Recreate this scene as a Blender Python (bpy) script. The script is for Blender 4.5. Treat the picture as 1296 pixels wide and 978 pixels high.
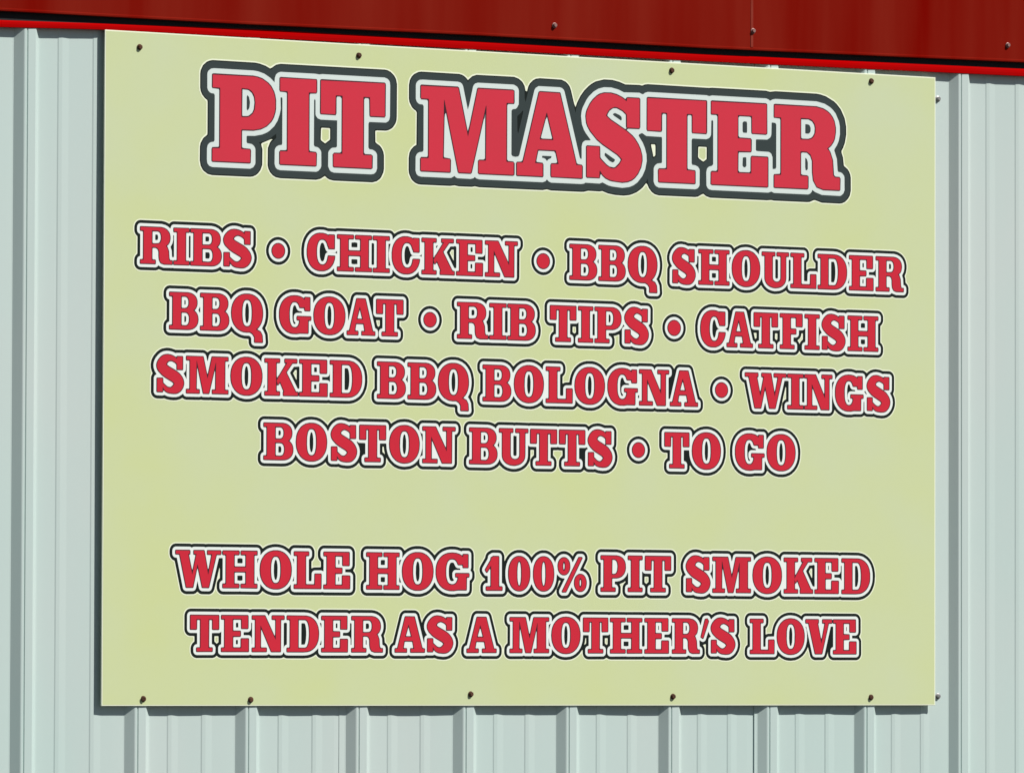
import bpy, math, random
import numpy as np
from mathutils import Vector, Matrix
from mathutils.geometry import tessellate_polygon

random.seed(7)
IN = 0.0254
for o in list(bpy.data.objects): bpy.data.objects.remove(o)
sc = bpy.context.scene
COL = sc.collection

# ---------------------------------------------------------------- camera, sky, sun, exposure
EYE = 1.65                      # eye height
SIGN_Z = EYE + 0.533            # centre height of the sign
cam_d = bpy.data.cameras.new("camera"); cam = bpy.data.objects.new("camera", cam_d); COL.objects.link(cam)
cam_d.sensor_fit = 'HORIZONTAL'; cam_d.sensor_width = 36.0
cam_d.lens = 36.0 * 8673.8 / 1296.0
cam_d.clip_start = 0.1; cam_d.clip_end = 2000
yaw, pit, rol = math.radians(31.4944), math.radians(2.3206), math.radians(0.1669)
fw = Vector((math.sin(yaw)*math.cos(pit), math.cos(yaw)*math.cos(pit), math.sin(pit)))
rt = Vector((math.cos(yaw), -math.sin(yaw), 0)); up = rt.cross(fw)
r2 = rt*math.cos(rol) + up*math.sin(rol); u2 = -rt*math.sin(rol) + up*math.cos(rol)
m = Matrix((r2, u2, -fw)).transposed().to_4x4(); m.translation = Vector((-6.7346, -10.9106, EYE))
cam.matrix_world = m
sc.camera = cam

SUN = Vector((0.73, -1.0, 1.28)).normalized()     # towards the sun
w = bpy.data.worlds.new("World"); sc.world = w; w.use_nodes = True
nt = w.node_tree; bg = nt.nodes['Background']
sky = nt.nodes.new('ShaderNodeTexSky'); sky.sky_type = 'NISHITA'; sky.sun_disc = False
sky.sun_elevation = math.asin(SUN.z); sky.sun_rotation = math.atan2(SUN.x, SUN.y)
sky.dust_density = 0.6; sky.ozone_density = 1.0
nt.links.new(sky.outputs[0], bg.inputs[0]); bg.inputs[1].default_value = 0.05
sd = bpy.data.lights.new("sun", 'SUN'); sd.energy = 4.9; sd.angle = math.radians(0.5); sd.color = (1.0, 0.97, 0.93)
so = bpy.data.objects.new("sun", sd); COL.objects.link(so)
so.rotation_euler = SUN.to_track_quat('Z', 'Y').to_euler()
sc.view_settings.view_transform = 'Standard'; sc.view_settings.look = 'None'
sc.view_settings.exposure = 0.05; sc.view_settings.gamma = 1.0

# ---------------------------------------------------------------- helpers
def srgb(r, g, b):
    f = lambda c: (c/255/12.92) if c/255 <= .04045 else ((c/255+.055)/1.055)**2.4
    return (f(r), f(g), f(b), 1)

def mat(name, base, rough=0.5, metal=0.0, var=None, var_scale=(1,1,1), var_amt=0.5, bump=0.0, bump_scale=(1,1,1), spec=0.5, detail=4):
    M = bpy.data.materials.new(name); M.use_nodes = True
    n, l = M.node_tree.nodes, M.node_tree.links
    b = n['Principled BSDF']; b.inputs['Base Color'].default_value = base
    b.inputs['Roughness'].default_value = rough; b.inputs['Metallic'].default_value = metal
    b.inputs['Specular IOR Level'].default_value = spec
    tc = n.new('ShaderNodeNewGeometry')
    def noise(scale, det):
        mp = n.new('ShaderNodeMapping'); mp.inputs['Scale'].default_value = scale
        nz = n.new('ShaderNodeTexNoise'); nz.inputs['Scale'].default_value = 1; nz.inputs['Detail'].default_value = det
        l.new(tc.outputs['Position'], mp.inputs[0]); l.new(mp.outputs[0], nz.inputs['Vector']); return nz
    if var:
        nz = noise(var_scale, detail)
        rp = n.new('ShaderNodeMapRange'); rp.inputs[1].default_value = .3; rp.inputs[2].default_value = .7
        rp.inputs[3].default_value = 0; rp.inputs[4].default_value = var_amt
        mx = n.new('ShaderNodeMix'); mx.data_type = 'RGBA'
        mx.inputs[6].default_value = base; mx.inputs[7].default_value = var
        l.new(nz.outputs[0], rp.inputs[0]); l.new(rp.outputs[0], mx.inputs[0]); l.new(mx.outputs[2], b.inputs['Base Color'])
        M['mix'] = mx.name
    if bump:
        nz = noise(bump_scale, 2); bp = n.new('ShaderNodeBump'); bp.inputs['Strength'].default_value = 1
        bp.inputs['Distance'].default_value = bump
        l.new(nz.outputs[0], bp.inputs['Height']); l.new(bp.outputs[0], b.inputs['Normal'])
    return M

def mesh_obj(name, verts, faces, material, parent=None, smooth=False):
    me = bpy.data.meshes.new(name); me.from_pydata([tuple(v) for v in verts], [], [tuple(f) for f in faces]); me.update()
    if smooth:
        for p in me.polygons: p.use_smooth = True
    me.materials.append(material)
    o = bpy.data.objects.new(name, me); COL.objects.link(o)
    if parent: o.parent = parent
    return o

def empty(name, loc, label, cat):
    o = bpy.data.objects.new(name, None); COL.objects.link(o); o.location = loc; o.empty_display_size = .1
    o['label'] = label; o['category'] = cat
    return o

def box(x0, x1, y0, y1, z0, z1):
    v = [(x, y, z) for x in (x0, x1) for y in (y0, y1) for z in (z0, z1)]
    f = [(0,1,3,2), (4,6,7,5), (0,4,5,1), (2,3,7,6), (0,2,6,4), (1,5,7,3)]
    return v, f

def sweep(profile, xs, zoff=None, close=True):
    """closed (y,z) profile swept along x; zoff(x) lifts it; capped ends"""
    V, F = [], []; n = len(profile)
    for x in xs:
        z0 = zoff(x) if zoff else 0
        V += [(x, y, z + z0) for y, z in profile]
    for i in range(len(xs)-1):
        for j in range(n):
            k = (j+1) % n
            F.append((i*n+j, i*n+k, (i+1)*n+k, (i+1)*n+j))
    F.append(tuple(range(n))); F.append(tuple((len(xs)-1)*n + j for j in reversed(range(n))))
    return V, F

# the sign plane: u inches from its left edge, v inches from its bottom edge, out = inches proud of the wall flats
def PX(u): return (u - 36)*IN
def PZ(v): return SIGN_Z + (v - 24)*IN
OUT = 0.58                       # the sign's face stands this far (inches) proud of the flats
def PY(out): return (OUT - out)*IN     # y of something 'out' inches in front of the flats (the face is y = 0)

# ---------------------------------------------------------------- materials
M_wall   = mat("pale_green_white_painted_steel", (.492,.612,.572,1), .42, var=(.540,.603,.572,1), var_scale=(2.2,1,1.1), var_amt=1, bump=.0012, bump_scale=(3,1,1.2), spec=.2)
M_fascia = mat("weathered_dark_red_painted_steel", (.180,.0022,.0008,1), .8, var=(.225,.019,.010,1), var_scale=(9,1,.8), var_amt=.9, bump=.001, bump_scale=(4,1,2), spec=.0)
M_trim   = mat("bright_red_painted_steel", (.43,.0005,.001,1), .6, var=(.36,.004,.004,1), var_scale=(6,1,30), var_amt=.8, spec=.0)
M_seam_light  = mat('pale_red_seam_light', (.215,.020,.012,1), .8, var=(.27,.055,.038,1), var_scale=(2,1,9), var_amt=1, spec=0)  # paler red carries the light line of the lap edge
M_slot_shade  = mat("black_slot_shade", (.008,.008,.009,1), .9)  # black stands in for the deep shade of the slot
M_board  = mat("pale_cream_aluminium_board", (.84,.87,.66,1), .45)
M_face   = mat("yellow_green_printed_vinyl", (.590,.650,.315,1), .42, var=(.580,.645,.400,1), var_scale=(3.2,1,3.2), var_amt=1, spec=.12)
M_halo   = mat("cream_halo_colour", (.86,.90,.68,1), .42, spec=.3)  # bright sharpening halo painted as a cream rim, not a printed edge
M_slate  = mat("dark_slate_print", (.040,.054,.053,1), .42, spec=.12)
M_black  = mat("black_print", (.010,.015,.013,1), .42, spec=.12)
M_white  = mat("white_print", (.80,.85,.80,1), .42, spec=.12)
M_silver = mat("pale_grey_print", (.665,.745,.705,1), .42, spec=.12)
M_line   = mat("maroon_line_print", (.055,.018,.026,1), .42, spec=.12)
M_red    = mat("red_print", (.62,.036,.062,1), .42, var=(.58,.038,.060,1), var_scale=(12,1,12), var_amt=.8, spec=.12)
M_red2   = mat("deep_red_print", (.62,.024,.045,1), .42, var=(.54,.024,.045,1), var_scale=(12,1,12), var_amt=.8, spec=.12)
M_rust   = mat("rusty_screw_steel", (.030,.012,.006,1), .9, var=(.130,.045,.018,1), var_scale=(300,300,300), var_amt=1, bump=.001, bump_scale=(400,400,400))
M_zinc   = mat("galvanised_screw_steel", (.5,.5,.5,1), .45, metal=.7, var=(.2,.18,.17,1), var_scale=(200,200,200), var_amt=1)
M_fscrew = mat("dulled_red_screw", (.30,.16,.14,1), .45, metal=.3)
M_ground = mat("worn_asphalt", (.045,.045,.045,1), .95, var=(.075,.073,.07,1), var_scale=(25,25,25), var_amt=1, bump=.02, bump_scale=(60,60,60), detail=8)
M_roof   = mat("grey_roof_steel", (.35,.36,.36,1), .45)

# ---------------------------------------------------------------- measured layout, in inches on the sign plane
# each line: text (* is a bullet), baseline, cap height, left and right of every letter
LINES = [
('PIT MASTER', 39.01, 6.22, [(8.75, 13.93),(14.32, 17.33),(17.7, 23.09),(26.14, 34.14),(34.34, 40.05),(40.39, 45.34),(45.78, 51.04),(51.48, 56.58),(57.16, 63.13)]),
('RIBS*CHICKEN*BBQ SHOULDER', 31.47, 2.61, [(2.92, 5.53),(5.62, 6.93),(6.97, 9.53),(9.7, 12.0),(13.69, 14.75),(16.61, 18.95),(19.13, 22.01),(22.14, 23.52),(23.74, 26.09),(26.26, 29.04),(29.21, 31.46),(31.68, 34.46),(36.14, 37.24),(38.99, 41.37),(41.53, 43.87),(44.11, 46.67),(48.03, 50.09),(50.37, 53.11),(53.37, 55.87),(56.06, 58.48),(58.66, 60.97),(61.14, 63.77),(64.01, 66.21),(66.46, 69.01)]),
('BBQ GOAT*RIB TIPS*CATFISH', 26.86, 2.63, [(5.31, 7.64),(7.83, 10.17),(10.38, 12.95),(14.33, 16.95),(17.19, 19.8),(19.97, 22.37),(22.39, 24.69),(26.45, 27.51),(29.3, 31.93),(32.07, 33.5),(33.63, 36.02),(37.3, 39.56),(39.76, 41.03),(41.2, 43.51),(43.82, 45.94),(47.64, 48.76),(50.55, 52.79),(52.91, 55.31),(55.26, 57.49),(57.7, 59.77),(59.95, 61.28),(61.51, 63.65),(63.88, 66.66)]),
('SMOKED BBQ BOLOGNA*WINGS', 22.32, 2.63, [(4.3, 6.52),(6.71, 10.13),(10.35, 12.92),(13.14, 15.89),(16.02, 18.34),(18.57, 21.23),(22.53, 24.91),(25.11, 27.49),(27.7, 30.28),(31.51, 33.92),(34.21, 36.74),(36.96, 39.25),(39.47, 42.07),(42.35, 44.97),(45.13, 47.75),(47.84, 50.31),(51.89, 52.99),(54.55, 58.3),(58.35, 59.82),(59.93, 62.45),(62.74, 65.3),(65.64, 67.78)]),
('BOSTON BUTTS*TO GO', 17.69, 2.63, [(13.08, 15.5),(15.77, 18.31),(18.67, 20.84),(21.06, 23.26),(23.58, 26.1),(26.38, 29.16),(30.37, 32.75),(32.93, 35.41),(35.62, 37.9),(38.13, 40.36),(40.63, 42.76),(44.52, 45.61),(47.38, 49.55),(49.83, 52.36),(53.68, 56.29),(56.53, 59.09)]),
('WHOLE HOG 100% PIT SMOKED', 8.45, 2.64, [(5.91, 9.6),(9.76, 12.59),(12.83, 15.41),(15.64, 17.89),(18.1, 20.29),(21.68, 24.44),(24.7, 27.31),(27.56, 30.38),(31.75, 33.22),(33.76, 35.61),(35.91, 37.68),(38.04, 40.51),(41.78, 43.94),(44.17, 45.42),(45.68, 47.95),(49.3, 51.46),(51.67, 55.08),(55.28, 57.87),(58.09, 60.7),(60.88, 63.05),(63.34, 65.92)]),
("TENDER AS A MOTHER'S LOVE", 3.89, 2.58, [(7.13, 9.46),(9.67, 11.91),(12.19, 14.84),(15.07, 17.7),(17.94, 20.12),(20.45, 23.06),(24.1, 26.61),(26.82, 29.03),(30.2, 32.73),(33.89, 37.26),(37.51, 39.98),(40.26, 42.41),(42.62, 45.41),(45.65, 47.76),(48.08, 50.61),(50.54, 51.32),(51.53, 53.7),(55.03, 57.21),(57.47, 59.96),(60.03, 62.51),(62.51, 64.67)]),
]
LABELS = [' of the large headline', ' of the first small line', ' of the second small line', ' of the third small line', ' of the fourth small line',
  ' of the last line but one', ' of the bottom line']
STRIPTOP = [(-8.38, 48.26), (10.74, 48.66), (30.68, 48.71), (51.47, 48.77), (80.33, 49.07)]
STRIPBOT = [(-8.38, 47.72), (0.0, 48.01), (10.75, 48.05), (30.68, 48.11), (51.47, 48.2), (80.33, 48.47)]
FASC = [(-8.38, 48.86), (10.74, 48.92), (30.67, 49.11), (51.47, 49.16), (80.33, 49.51)]

# ---------------------------------------------------------------- ground
g = mesh_obj('ground', [(-300,-300,0),(300,-300,0),(300,300,0),(-300,300,0)], [(0,1,2,3)], M_ground); g['kind'] = 'structure'

# ---------------------------------------------------------------- the metal building
bld = empty('metal_building', (PX(36), PY(0), 0), 'ribbed pale grey-green steel wall with dark red fascia, behind the menu sign', 'building')
BO = Vector(bld.location)
def rel(V): return [tuple(Vector(v) - BO) for v in V]
def pw(tab):
    xs = [PX(a) for a, b in tab]; zs = [PZ(b) for a, b in tab]
    def f(x):
        if x <= xs[0]: return zs[0] + (x-xs[0])*(zs[-1]-zs[0])/(xs[-1]-xs[0])
        if x >= xs[-1]: return zs[-1] + (x-xs[-1])*(zs[-1]-zs[0])/(xs[-1]-xs[0])
        return float(np.interp(x, xs, zs))
    return f
STRIP_TOP = pw(STRIPTOP); STRIP_BOT = pw(STRIPBOT); FAS_BOT = pw(FASC)
seen = [-6.11, 3.0, 12.02, 21.2, 30.25, 39.14, 48.14, 56.92, 65.77, 74.51]
ribs = [seen[0] - 9*k for k in range(17, 0, -1)] + seen + [seen[-1] + 9*k for k in range(1, 15)]
RH, RA = 0.465, 0.62                 # rib height, width of its sloping side
rib_pts = []                        # (u, out) along the wall section
def bow(u): return .018*math.sin(u*.62 + 1.3) + .014*math.sin(u*.23)
for i, r in enumerate(ribs):
    c0, c1 = r - .24, r + .68
    a = [(c0 - RA - .10, 0), (c0 - RA, .012), (c0 - .05, RH - .03), (c0 + .02, RH), (r - .07, RH), (r, RH - .085), (r + .06, RH - .015),
         (c1 - .05, RH), (c1 + .02, RH - .04), (c1 + RA*.70, .015), (c1 + RA*.70 + .12, 0)]
    nxt = ribs[i+1] if i+1 < len(ribs) else r + 9
    s = (nxt - r)/9
    for q in (2.95, 5.70):
        mid = r + q*s
        a += [(mid - .36, 0), (mid - .27, .038), (mid - .0, .05), (mid + .25, .028), (mid + .55, 0)]
    a.insert(-5, (r + 4.35*s, 0)); a.append((r + 7.2*s, 0))
    rib_pts += a
def jitter(u, o): return o + (bow(u) if o < .2 else 0)
rib_pts = sorted([(u, jitter(u, o)) for u, o in rib_pts])
edges_u = [55.78 + 36*k for k in range(-6, 4)]
edges_u = [e for e in edges_u]
WT = PZ(48.0)                        # panels run up into the channel trim
def build_panel(ua, ub, lip):
    pts = [(u, o) for u, o in rib_pts if ua < u < ub]
    def at(u):
        for (a, b), (c, d) in zip(rib_pts, rib_pts[1:]):
            if a <= u <= c: return b + (d-b)*(u-a)/(c-a)
        return 0
    # left edge: the sheet laps over its neighbour and its cut edge turns down
    pts = [(ua - .02, -.04), (ua, lip + at(ua))] + [(u, o + (lip if u < ua + .35 else lip*.0)) for u, o in pts] + [(ub + .6, -.05)]
    zs = [0.05 + (WT - .05)*k/24 for k in range(25)]
    V, F = [], []; n = len(pts)
    for k, z in enumerate(zs):
        for u, o in pts:
            wob = .010*math.sin(z*5.1 + u*.35) if o < .2 else 0
            V.append((PX(u), PY(o + wob), z if k < 24 else STRIP_BOT(PX(u)) + .22*IN))
    for k in range(len(zs)-1):
        for j in range(n-1): F.append((k*n+j, k*n+j+1, (k+1)*n+j+1, (k+1)*n+j))
    o = mesh_obj('wall_panel', rel(V), F, M_wall, bld)
    return o
for ua, ub in zip(edges_u, edges_u[1:]):
    build_panel(ua, ub, .085 if abs(ua - 55.78) < .1 else .015)
WL, WR = PX(edges_u[0]), PX(edges_u[-1])

xs = sorted(set([WL, WR] + [WL + (WR-WL)*k/60 for k in range(61)]))
# bright red channel trim: rolled lip, its bottom leg going back to the wall
V, F = [], []
def ring(x):
    t, b = STRIP_TOP(x), STRIP_BOT(x)
    h = t - b
    return [(x, PY(.02), b + .1*IN), (x, PY(.46), b + .03*IN), (x, PY(.50), b), (x, PY(.53), b + .04*IN), (x, PY(.54), b + h*.45), (x, PY(.52), b + h*.75), (x, PY(.44), t), (x, PY(.36), t - .05*IN), (x, PY(.34), b + .14*IN), (x, PY(.02), b + .16*IN)]
for x in xs: V += ring(x)
n = 10
for i in range(len(xs)-1):
    for j in range(n):
        k = (j+1) % n; F.append((i*n+j, (i+1)*n+j, (i+1)*n+k, i*n+k))
F += [tuple(range(n)), tuple((len(xs)-1)*n+j for j in reversed(range(n)))]
tr = mesh_obj('channel_trim', rel(V), F, M_trim, bld); tr['label'] = 'bright red trim strip under the fascia'
# black strip added in the slot, its shade put into the colour
V = []; F = []
for x in xs:
    b = STRIP_BOT(x) + .2*IN; t = FAS_BOT(x) + .3*IN
    V += [(x, PY(.44), b), (x, PY(.44), t), (x, PY(.04), t), (x, PY(.04), b)]
for i in range(len(xs)-1):
    for j in range(4):
        k = (j+1) % 4; F.append((i*4+j, (i+1)*4+j, (i+1)*4+k, i*4+k))
mesh_obj('slot_shade_strip', rel(V), F, M_slot_shade, bld)
# fascia panels
seam_u = 54.95
cuts = [seam_u + 120*k for k in (-2, -1, 0, 1, 2)]
cuts = [max(min(c, edges_u[-1]), edges_u[0]) for c in cuts]
for a, b in zip(cuts, cuts[1:]):
    if b - a < 1: continue
    lap = .035
    V, F = [], []; n = 9
    us = [a + (b - a + .25)*k/30 for k in range(31)]
    for q, u in enumerate(us):
        x = PX(u); z = FAS_BOT(x)
        o = .80 + lap*q/30
        top = PZ(64)
        V += [(x, PY(o-.25), z + .10*IN), (x, PY(o-.04), z), (x, PY(o+.02), z + .05*IN), (x, PY(o+.03), z + .16*IN), (x, PY(o), z + .24*IN), (x, PY(o + .03), z + 5*IN), (x, PY(o), top),
              (x, PY(.5), top), (x, PY(o - .25), z + .3*IN)]
    for i in range(len(us)-1):
        for j in range(n):
            k = (j+1) % n; F.append((i*n+j, (i+1)*n+j, (i+1)*n+k, i*n+k))
    F += [tuple(range(n)), tuple((len(us)-1)*n+j for j in reversed(range(n)))]
    mesh_obj('fascia_panel', rel(V), F, M_fascia, bld)
V, F = [], []
for z in (FAS_BOT(PX(seam_u)) + .26*IN, PZ(63.9)):
    V += [(PX(seam_u - .16), PY(.80), z), (PX(seam_u - .10), PY(.875), z), (PX(seam_u + .10), PY(.88), z), (PX(seam_u + .16), PY(.80), z)]
sm = mesh_obj('seam_light_bead', rel(V), [(0,1,5,4), (1,2,6,5), (2,3,7,6), (0,3,2,1), (4,5,6,7)], M_seam_light, bld)  # added bead; light on the rounded lap edge put into its paler red
# roof, sides and back, out of the picture
D = 7.0; zt = PZ(64)
V, F = box(WL-.1, WR+.1, PY(1.3), PY(0)+D, zt, zt+.05)
for i in (1, 3, 5, 7): pass
mesh_obj('roof', rel(V), F, M_roof, bld)
for x0, x1, y0, y1 in ((WL, WL+.05, PY(0)+.05, PY(0)+D-.1), (WR-.05, WR, PY(0)+.05, PY(0)+D-.1), (WL+.06, WR-.06, PY(0)+D-.1, PY(0)+D-.05)):
    V, F = box(x0, x1, y0, y1, 0, zt-.003); mesh_obj('side_wall', rel(V), F, M_wall, bld)
V, F = box(WL+.06, WR-.06, PY(0)+.003*8, PY(0)+.05, 0, .16); mesh_obj('plinth', rel(V), F, M_ground, bld)

# ---------------------------------------------------------------- screws: washer, hex head
def screw_mesh(name, r, hh, material, wr=1.45):
    V, F = [], []
    def ringz(rad, y, n, ph=0):
        i0 = len(V)
        for k in range(n):
            a = 2*math.pi*k/n + ph; V.append((rad*math.cos(a), y, rad*math.sin(a)))
        return i0
    n = 12
    a = ringz(r*wr, 0, n); b = ringz(r*wr, -.0006, n); c = ringz(r*1.05, -.0012, n)
    d = ringz(r, -.0012, n); e = ringz(r*.98, -hh*.8, n); f = ringz(r*.72, -hh, n)
    for k in range(n):     # hexagonal head
        ang = 2*math.pi*k/n
        s = 1.0 if k % 2 == 0 else .9
        for i0 in (d, e): V[i0+k] = (V[i0+k][0]*s, V[i0+k][1], V[i0+k][2]*s)
    for p, q in ((a,b),(b,c),(c,d),(d,e),(e,f)):
        for k in range(n):
            F.append((p+k, q+k, q+(k+1)%n, p+(k+1)%n))
    F.append(tuple(f+k for k in range(n)))
    me = bpy.data.meshes.new(name); me.from_pydata(V, [], F); me.update(); me.materials.append(material)
    return me
def put_screw(name, me, x, y, z, parent, org, rot, tilt=(0,0)):
    o = bpy.data.objects.new(name, me); COL.objects.link(o); o.parent = parent
    o.location = Vector((x, y, z)) - org; o.rotation_euler = (tilt[0], rot, tilt[1]); return o
me_f = screw_mesh('fascia_screw', .16*IN, .20*IN, M_fscrew, 1.3)
for u, v in ((37.45, 50.2), (55.05, 50.68), (78.6, 50.78), (-22, 50.0), (12.5, 54.6), (96, 51)):
    if v > 54: continue
    put_screw('fascia_screw', me_f, PX(u), PY(.835 if u > 56 else .865), PZ(v), bld, BO, random.random())
me_w = screw_mesh('wall_screw', .16*IN, .22*IN, M_zinc, 1.5)
for u, v in ((72.62, 46.42), (72.64, .70)):
    put_screw('wall_screw', me_w, PX(u), PY(.01), PZ(v), bld, BO, random.random())

# ---------------------------------------------------------------- the sign
sign = empty('menu_sign', (PX(36), 0, PZ(0)), 'yellow-green printed barbecue menu sign in red slab lettering, screwed to the ribbed metal wall', 'sign')
SO = Vector(sign.location)
def rs(V): return [tuple(Vector(v) - SO) for v in V]
T = .125*IN
bv = .02*IN
x0, x1, z0, z1 = PX(0), PX(72), PZ(0), PZ(48)
V = [(x0, T, z0), (x1, T, z0), (x1, T, z1), (x0, T, z1), (x0, bv, z0), (x1, bv, z0), (x1, bv, z1), (x0, bv, z1),
     (x0+bv, 0, z0+bv), (x1-bv, 0, z0+bv), (x1-bv, 0, z1-bv), (x0+bv, 0, z1-bv)]
F = [(3,2,1,0), (0,1,5,4), (1,2,6,5), (2,3,7,6), (3,0,4,7), (4,5,9,8), (5,6,10,9), (6,7,11,10), (7,4,8,11), (8,9,10,11)]
board = mesh_obj('board', rs(V), F, M_board, sign)
e = .085*IN; LY = -.00012
face = mesh_obj('printed_face', [(x0+e-SO.x, LY, z0+e-SO.z), (x1-e-SO.x, LY, z0+e-SO.z), (x1-e-SO.x, LY, z1-e-SO.z), (x0+e-SO.x, LY, z1-e-SO.z)], [(0,1,2,3)], M_face, sign)
face['label'] = 'yellow-green printed background'
me_s = screw_mesh('screw', .18*IN, .19*IN, M_rust, 1.25)
for i, (u, v) in enumerate([(2.79, 46.89), (20.88, 47.18), (47.94, 47.38), (66.02, 47.43), (3.34, .5), (12.1, .44), (30.55, .84), (48.16, .67), (66.03, .61)]):
    put_screw('screw', me_s, PX(u), -.0002, PZ(v), sign, SO, random.random()*3, (random.uniform(-.2,.2), random.uniform(-.2,.2)))

# ---------------------------------------------------------------- slab-serif lettering: glyphs as shapes, outlines as true offsets
def s_poly(X, Y, P):
    P = np.asarray(P, float); n = len(P)
    d = np.full(X.shape, 1e9); s = np.ones(X.shape)
    for i in range(n):
        ax, ay = P[i]; bx, by = P[i-1]
        ex, ey = bx-ax, by-ay; wx, wy = X-ax, Y-ay
        q = ex*ex + ey*ey
        if q < 1e-14: continue
        t = np.clip((wx*ex + wy*ey)/q, 0, 1)
        d = np.minimum(d, (wx-ex*t)**2 + (wy-ey*t)**2)
        c1, c2, c3 = Y >= ay, Y < by, ex*wy > ey*wx
        flip = (c1 & c2 & c3) | (~c1 & ~c2 & ~c3)
        s = np.where(flip, -s, s)
    return s*np.sqrt(d)
def s_rect(X, Y, x0, y0, x1, y1):
    dx = np.abs(X-(x0+x1)/2)-(x1-x0)/2; dy = np.abs(Y-(y0+y1)/2)-(y1-y0)/2
    return np.hypot(np.maximum(dx,0), np.maximum(dy,0)) + np.minimum(np.maximum(dx,dy),0)
def sup(x0, y0, x1, y1, e=2.3, n=56):
    cx, cy, a, b = (x0+x1)/2, (y0+y1)/2, (x1-x0)/2, (y1-y0)/2; P = []
    for k in range(n):
        t = 2*math.pi*k/n; c, s = math.cos(t), math.sin(t)
        P.append((cx + a*math.copysign(abs(c)**(2/e), c), cy + b*math.copysign(abs(s)**(2/e), s)))
    return P
def dee(x0, y0, x1, y1, rx, e=2.3, n=28):
    b = (y1-y0)/2; cy = (y0+y1)/2; cx = x1-rx; P = [(x0, y1), (x0, y0)]
    for k in range(n+1):
        t = -math.pi/2 + math.pi*k/n; c, s = math.cos(t), math.sin(t)
        P.append((cx + rx*abs(c)**(2/e), cy + b*math.copysign(abs(s)**(2/e), s)))
    return P
def crom(P, m):
    out = []
    for i in range(len(P)-1):
        p0, p1, p2, p3 = [np.array(P[max(0, min(len(P)-1, j))], float) for j in (i-1, i, i+1, i+2)]
        for k in range(m):
            t = k/m
            out.append(.5*((2*p1) + (-p0+p2)*t + (2*p0-5*p1+4*p2-p3)*t*t + (-p0+3*p1-3*p2+p3)*t**3))
    out.append(np.array(P[-1], float)); return out

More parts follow.
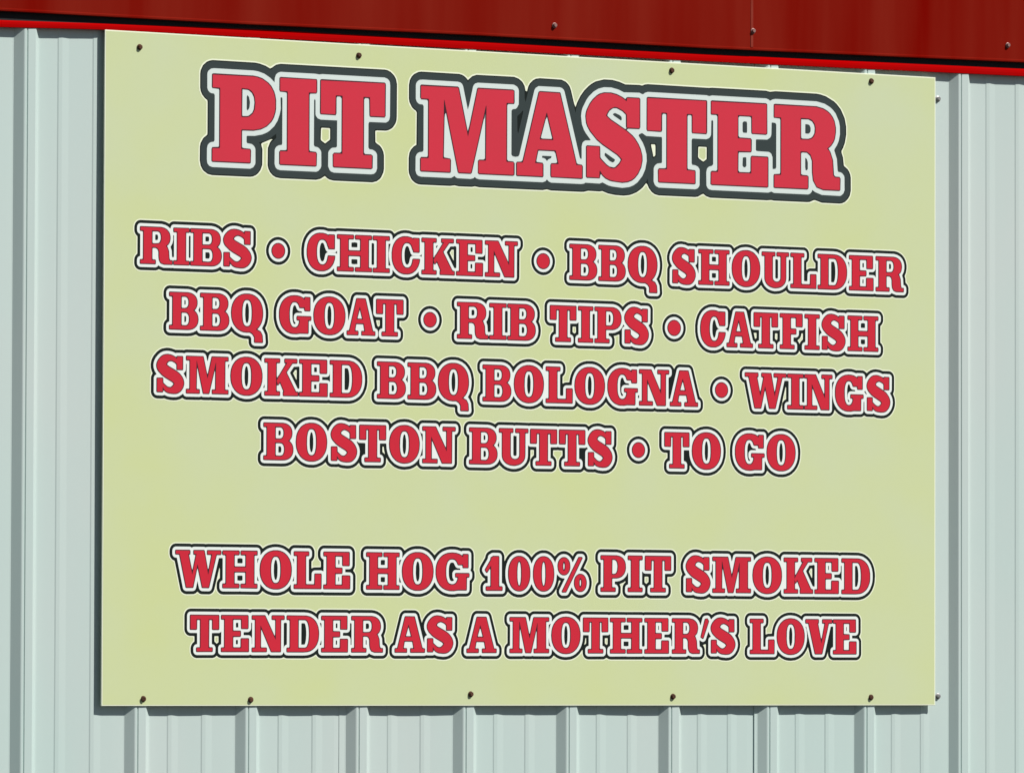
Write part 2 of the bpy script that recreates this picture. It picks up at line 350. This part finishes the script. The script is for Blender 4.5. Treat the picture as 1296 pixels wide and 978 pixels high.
def glyph_sdf(ch, w, T, S, X, Y):
    R = lambda *a: s_rect(X, Y, *a)
    P = lambda pts: s_poly(X, Y, pts)
    U = lambda *a: np.minimum.reduce(a)
    sub = lambda a, b: np.maximum(a, -b)
    p = .10 if w > .62 else .085
    wp = lambda *pts: P([(x*w, y) for x, y in pts])
    if ch == '*':
        r = w/2; return np.hypot(X-r, Y-.485)-r
    if ch == "'":
        return wp((0,.47),(.28,.43),(1.0,.93),(.85,1.0),(.55,.99))
    if ch == 'I':
        c = w/2; return U(R(c-S/2,0,c+S/2,1), R(0,0,w,T), R(0,1-T,w,1))
    if ch == 'T':
        c = w/2; aw = .20; b = c - S/2 - p*1.2
        return U(R(c-S/2,0,c+S/2,1), R(0,1-T*1.12,w,1), R(0,.61,aw,1), R(w-aw,.61,w,1), R(b,0,w-b,T))
    if ch == 'L':
        return U(R(p,0,p+S,1), R(0,1-T,S+2*p,1), R(0,0,w,T), R(w-.20,0,w,.40))
    if ch in 'EF':
        a = U(R(p,0,p+S,1), R(0,1-T,w-.02,1), R(w-.23,.64,w-.02,1), R(p,.44-T*.15,.70*w,.56+T*.05))
        if ch == 'E': return U(a, R(0,0,w,T), R(w-.24,0,w,.355))
        return U(a, R(0,0,S+2.3*p,T))
    if ch == 'H':
        m = w/2; s = S*.97; g = .03
        return U(R(p,0,p+s,1), R(w-p-s,0,w-p,1), R(p,.435,w-p,.565), R(0,0,m-g,T), R(0,1-T,m-g,1), R(m+g,0,w,T), R(m+g,1-T,w,1))
    if ch == 'U':
        th = .17
        o = P([(p,1),(p,.30)] + [(p + (w-2*p)*(.5-.5*math.cos(math.pi*k/20)), .28-.30*math.sin(math.pi*k/20)**.85) for k in range(21)] + [(w-p,1)])
        ix0, ix1 = p+S, w-p-th
        h = P([(ix0,1.2),(ix0,.30)] + [(ix0 + (ix1-ix0)*(.5-.5*math.cos(math.pi*k/16)), .28-.14*math.sin(math.pi*k/16)**.9) for k in range(17)] + [(ix1,1.2)])
        return U(sub(o,h), R(0,1-T,S+2*p-.01,1), R(w-th-2.4*p,1-T,w,1))
    if ch in 'VW':
        if ch == 'V':
            a = wp((.08,1),(.43,1),(.60,.32),(.76,1),(.90,1),(.62,0),(.36,0))
            return U(a, R(0,1-T,.49*w,1), R(.64*w,1-T,w,1))
        a = wp((.07,1),(.265,1),(.37,.36),(.47,1),(.63,1),(.72,.36),(.815,1),(.92,1),(.735,0),(.59,0),(.485,.62),(.385,0),(.235,0))
        return U(a, R(0,1-T,.315*w,1), R(.70*w,1-T,w,1), R(.40*w,1-T,.62*w,1))
    if ch == 'A':
        a = wp((.34,1),(.655,1),(.935,T*.5),(.935,0),(.07,0),(.07,T*.5))
        a = sub(a, wp((.455,.77),(.345,.435),(.56,.435)))
        b = wp((.315,.315),(.595,.315),(.64,T),(.525,T),(.525,-.2),(.395,-.2),(.395,T),(.275,T))
        return U(sub(a,b), R(0,0,.395*w,T), R(.525*w,0,w,T))
    if ch == 'M':
        a = U(wp((.085,1),(.40,1),(.505,.42),(.61,1),(.92,1),(.92,0),(.70,0),(.70,.5),(.705,.84),(.54,0),(.405,0),(.245,.88),(.235,0),(.085,0)))
        return U(a, R(0,1-T,.40*w,1), R(.61*w,1-T,w,1), R(0,0,.315*w,T), R(.62*w,0,w,T))
    if ch == 'N':
        a = wp((.10,1),(.40,1),(.735,.34),(.735,1),(.89,1),(.89,0),(.60,0),(.265,.72),(.265,0),(.10,0))
        return U(a, R(0,1-T,.38*w,1), R(.62*w,1-T,w,1), R(0,0,.45*w,T))
    if ch == 'K':
        a = U(R(p,0,p+S,1), R(0,0,S+2.1*p,T), R(0,1-T,S+2.1*p,1), R(.56*w,0,w,T), R(.60*w,1-T,.97*w,1))
        b = wp((.70,1-T*.5),(.87,1-T*.5),(.56,.52),(.40,.28),(.35,.40))
        c = wp((.46,.56),(.62,.68),(.965,T*.5),(.61,T*.5),(.40,.50))
        return U(a, b, c)
    if ch in 'PRB':
        if ch == 'P': y0, xr = .38, w
        elif ch == 'R': y0, xr = .45, w*.93
        else: y0, xr = .47, w*.965
        r = min(.34, xr*.45); t = T*.95
        a = U(R(p,0,p+S,1), R(0,1-T,.5*w,1), P(dee(p,y0,xr,1,r)))
        ix = p+S; a = sub(a, P(dee(ix,y0+t,xr-S*(1.03 if ch == 'R' else .95),1-t,min(r*.4,.16))))
        if ch == 'P': return U(a, R(0,0,S+2.2*p,T))
        if ch == 'R':
            leg = wp((.50,.55),(.72,.56),(.84,.47),(.885,.36),(.895,.18),(.92,T),(1,T),(1,0),(.74,0),(.645,.03),(.60,.10),(.585,.20),(.585,.34),(.55,.42),(.48,.46))
            return U(a, R(0,0,min(S+2.1*p,.54*w),T), leg)
        lo = sub(P(dee(p,0,w,.56,r)), P(dee(ix,t,w-S,.56-t*.95,min(r*.4,.16))))
        return U(a, R(p,0,p+S,1), R(0,0,.5*w,T), lo)
    if ch == 'D':
        a = sub(P(dee(p,0,w,1,min(.48,w*.5))), P(dee(p+S,T,w-S*1.13,1-T,.15)))
        return U(a, R(p,0,p+S,1), R(0,0,.4*w,T), R(0,1-T,.4*w,1))
    if ch in 'OQ':
        a = sub(P(sup(0,-.02,w,1.02,2.2)), P(sup(.335*w,.125,.665*w,.875,2.6)))
        if ch == 'O': return a
        return U(a, wp((.58,.04),(.80,.06),(.93,.0),(.985,-.10),(1.0,-.29),(.74,-.29),(.745,-.15),(.68,-.06),(.58,-.01)))
    if ch == '0':
        return sub(P(sup(0,-.01,w,1.01,2.2)), P(sup(.39*w,.13,.61*w,.87,2.4)))
    if ch == '1':
        return U(R(.34*w,0,.80*w,.97), R(.06*w,0,w,T*1.05), wp((.45,1.0),(.80,1.0),(.80,.74),(.34,.72),(.10,.52),(0,.60)))
    if ch == '%':
        a = sub(P(sup(0,.48,.42*w,.99,2.1)), P(sup(.165*w,.60,.255*w,.87,2)))
        b = sub(P(sup(.58*w,-.01,w,.50,2.1)), P(sup(.745*w,.11,.835*w,.38,2)))
        return U(a, b, wp((.14,-.03),(.28,-.03),(.86,1.0),(.73,1.0)))
    if ch == 'C':
        a = sub(P(sup(0,-.02,w,1.02,2.25)), P(sup(.30,.14,w-.22,.86,2.4)))
        a = sub(a, R(.55*w,.40,w+.3,.66)); a = sub(a, R(w-.03,.40,w+.3,1.2))
        return U(a, R(w-.21,.60,w-.02,.985))
    if ch == 'G':
        a = sub(P(sup(0,-.02,w*.98,1.02,2.25)), P(sup(.31,.14,w-.34,.86,2.5)))
        a = sub(a, R(.52*w,.40,w+.3,.70)); a = sub(a, R(w-.10,-.3,w+.3,.4)); a = sub(a, R(w-.03,.40,w+.3,1.2))
        return U(a, R(w-.20,.62,w-.03,.985), R(w-.36,.0,w-.085,.43), R(w-.44,.36,w,.455))
    if ch == 'S':
        k = .138 if T > .12 else .145
        path = [(.82*w,.76,.04),(.70*w,.88,.06),(.50*w,.945,.075),(.29*w,.90,.115),(k,.735,k),(.30*w,.60,.15),(.50*w,.505,.155),(.71*w,.405,.152),(w-k-.005,.265,k),(.74*w,.125,.13),(.55*w,.06,.08),(.37*w,.085,.065),(.22*w,.21,.04)]
        d = np.full(X.shape, 1e9)
        for x, y, r in crom(path, 9): d = np.minimum(d, np.hypot(X-x, Y-y)-r)
        return U(d, R(w-.22,.63,w-.04,.985), R(.01,.015,.19,.385))
    raise ValueError(ch)

def contours(F, L, x0, y0, st):
    """closed contour loops of the region F < L"""
    ins = F < L; ny, nx = F.shape
    c = (ins[:-1,:-1]*1 + ins[:-1,1:]*2 + ins[1:,1:]*4 + ins[1:,:-1]*8)
    js, is_ = np.nonzero((c > 0) & (c < 15))
    # edges of a cell: 0 bottom, 1 right, 2 top, 3 left
    T_ = {1:[(3,0)],2:[(0,1)],3:[(3,1)],4:[(1,2)],5:[(3,0),(1,2)],6:[(0,2)],7:[(3,2)],8:[(2,3)],9:[(2,0)],10:[(0,1),(2,3)],11:[(2,1)],12:[(1,3)],13:[(1,0)],14:[(0,3)]}
    nxt = {}
    def eid(j, i, e):
        if e == 0: return (0, j, i)
        if e == 2: return (0, j+1, i)
        if e == 3: return (1, j, i)
        return (1, j, i+1)
    for j, i in zip(js.tolist(), is_.tolist()):
        for a, b in T_[int(c[j,i])]: nxt[eid(j,i,a)] = eid(j,i,b)
    def pt(k):
        t, j, i = k
        a = F[j,i]; b = F[j,i+1] if t == 0 else F[j+1,i]
        f = (L-a)/(b-a) if b != a else .5
        f = min(max(f, .02), .98)
        return (x0 + (i+(f if t == 0 else 0))*st, y0 + (j+(f if t == 1 else 0))*st)
    loops = []
    while nxt:
        k0 = next(iter(nxt)); k = k0; lp = []
        while k in nxt:
            lp.append(pt(k)); k = nxt.pop(k)
        if len(lp) > 5: loops.append(lp[::-1])
    return loops

def simplify(lp, tol):
    P = np.array(lp); n = len(P)
    far = int(np.argmax(((P-P[0])**2).sum(1)))
    keep = {0, far}
    def rec(a, b):
        st = [(a, b)]
        while st:
            a, b = st.pop()
            if b - a < 2: continue
            A = P[a]; B = P[b % n]; d = B-A; L = math.hypot(*d)
            Q = P[a+1:b]-A
            dist = np.abs(Q[:,0]*d[1]-Q[:,1]*d[0])/L if L > 1e-9 else np.hypot(Q[:,0], Q[:,1])
            m = int(np.argmax(dist))
            if dist[m] > tol: keep.add(a+1+m); st += [(a, a+1+m), (a+1+m, b)]
    rec(0, far); rec(far, n)
    out = [tuple(P[i]) for i in sorted(keep)]
    return out if len(out) > 2 else None

def area(l): return sum(a[0]*b[1]-b[0]*a[1] for a, b in zip(l, l[1:]+l[:1]))/2
def inside(p, l):
    r = False
    for (ax, ay), (bx, by) in zip(l, l[1:]+l[:1]):
        if (ay > p[1]) != (by > p[1]) and p[0] < (bx-ax)*(p[1]-ay)/(by-ay)+ax: r = not r
    return r
def pieces(loops, hole=.0006):
    """loops -> connected pieces, each [outer, hole, hole, ...]"""
    loops = [l for l in (simplify(l, .0035) for l in loops) if l]
    loops = [l for l in loops if abs(area(l)) > .0006]
    groups = [[o] for o in loops if area(o) > 0]
    for h in (l for l in loops if area(l) < -hole):
        best = None
        for g_ in groups:
            if inside(h[0], g_[0]) and (best is None or abs(area(g_[0])) < abs(area(best[0]))): best = g_
        if best is not None: best.append(h)
    return groups
def in_piece(p, g_): return inside(p, g_[0]) and not any(inside(p, h) for h in g_[1:])
def flat_mesh(name, g_, y, ox, oz, sc_, material, parent):
    """one piece, in cap-height units, as a flat sheet on the sign at depth y"""
    F = []; flat = [p for l in g_ for p in l]
    for t in tessellate_polygon([[Vector((p[0], p[1], 0)) for p in l] for l in g_]):
        a, b, c = [flat[i] for i in t]
        cr = (b[0]-a[0])*(c[1]-a[1])-(b[1]-a[1])*(c[0]-a[0])
        if abs(cr) < 1e-10: continue
        F.append(tuple(t if cr > 0 else (t[0], t[2], t[1])))
    return mesh_obj(name, [(ox + p[0]*sc_, y, oz + p[1]*sc_) for p in flat], F, material, parent)

def text_line(text, base, cap, us, label, head=False):
    T, S = (.15, .28) if head else (.100, .262)
    wl, ww, wb, wh = (.013, .071, .165, .181) if head else (.026, .106, .192, .224)
    chars = [c for c in text if c != ' ']
    us = [list(q) for q in us]; gap = .045*cap
    for q, r in zip(us, us[1:]):            # neighbours never touch
        d = gap - (r[0]-q[1])
        if d > 0: q[1] -= d/2; r[0] += d/2
    u_lo = us[0][0]
    marg = .3; st = .02
    nx = int(((us[-1][1]-u_lo)/cap + 2*marg)/st)+2; ny = int((1.04 + .32 + 2*marg)/st)+1
    gx = -marg + np.arange(nx)*st; gy = -.32 - marg + np.arange(ny)*st
    D = np.full((ny, nx), 9.0)
    glyphs = []
    hs = .0085
    for ch, (a, b) in zip(chars, us):
        w_ = (b-a)/cap; sy = .94 if ch in '10%' else 1.0
        X, Y = np.meshgrid(np.arange(-.05, w_+.06, hs), np.arange(-.34, 1.06, hs))
        lp = contours(glyph_sdf(ch, w_, T, S, X, Y/sy), 0 if head else -.006, -.05, -.34, hs)
        lp = [simplify(l, .003) or l for l in lp]
        xo = (a-u_lo)/cap
        glyphs.append((ch, xo, lp))
        i0 = max(0, int((xo-marg-gx[0])/st)); i1 = min(nx, int((xo+w_+marg-gx[0])/st)+2)
        GX, GY = np.meshgrid(gx[i0:i1]-xo, gy)
        A = np.array([p for l in lp for p in l]); B = np.array([p for l in lp for p in l[1:]+l[:1]])
        E_ = B-A; q = (E_**2).sum(1); q[q == 0] = 1e-12
        px, py = GX.ravel()[:,None], GY.ravel()[:,None]
        t = np.clip(((px-A[:,0])*E_[:,0] + (py-A[:,1])*E_[:,1])/q, 0, 1)
        d = np.sqrt(((px-A[:,0]-E_[:,0]*t)**2 + (py-A[:,1]-E_[:,1]*t)**2).min(1)).reshape(GX.shape)
        inner = glyph_sdf(ch, w_, T, S, GX, GY/sy) < 0
        d[inner] *= -1
        D[:, i0:i1] = np.minimum(D[:, i0:i1], d)
    ox, oz, s_ = PX(u_lo)-SO.x, PZ(base)-SO.z, cap*IN
    z = LY
    dark = M_black
    words = []
    for g_ in pieces(contours(D, wb, gx[0], gy[0], st), .006):
        chs = ''.join(ch for ch, xo, lp in glyphs if inside((xo + lp[0][0][0], lp[0][0][1]), g_[0]))
        if not chs: continue
        o = flat_mesh('bullet' if chs == '*' else 'word', g_, -.00036, ox, oz, s_, dark, sign)
        o['label'] = 'bullet dot' + label if chs == '*' else 'word ' + chs + label
        words.append((g_, o))
    def owner(p): 
        for g_, o in words:
            if inside(p, g_[0]): return o
        return words[0][1]
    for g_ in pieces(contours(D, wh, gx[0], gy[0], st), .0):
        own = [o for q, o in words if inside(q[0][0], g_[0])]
        if own: flat_mesh('cream_halo', g_, -.00024, ox, oz, s_, M_halo, own[0])  # added rim imitating a bright halo round the dark outline
    if head:
        for g_ in pieces(contours(D, wb - .014, gx[0], gy[0], st)):
            flat_mesh('slate_band', g_, -.00042, ox, oz, s_, M_slate, owner(g_[0][0]))
    for g_ in pieces(contours(D, ww, gx[0], gy[0], st), .0025):
        flat_mesh('white_outline', g_, -.00048, ox, oz, s_, M_silver if head else M_white, owner(g_[0][0]))
    for g_ in pieces(contours(D, wl, gx[0], gy[0], st)):
        flat_mesh('dark_keyline', g_, -.00060, ox, oz, s_, M_line, owner(g_[0][0]))
    for ch, xo, lp in glyphs:
        nm = 'dot' if ch == '*' else ('digit' if ch in '10' else ('percent_mark' if ch == '%' else ('apostrophe' if ch == "'" else 'letter')))
        own = owner((xo + lp[0][0][0], lp[0][0][1]))
        for g_ in pieces(lp):
            flat_mesh(nm, g_, -.00072, ox + xo*s_, oz, s_, M_red if head else M_red2, own)

for i, (text, base, cap, us) in enumerate(LINES):
    text_line(text, base, cap, us, LABELS[i], head=(i == 0))
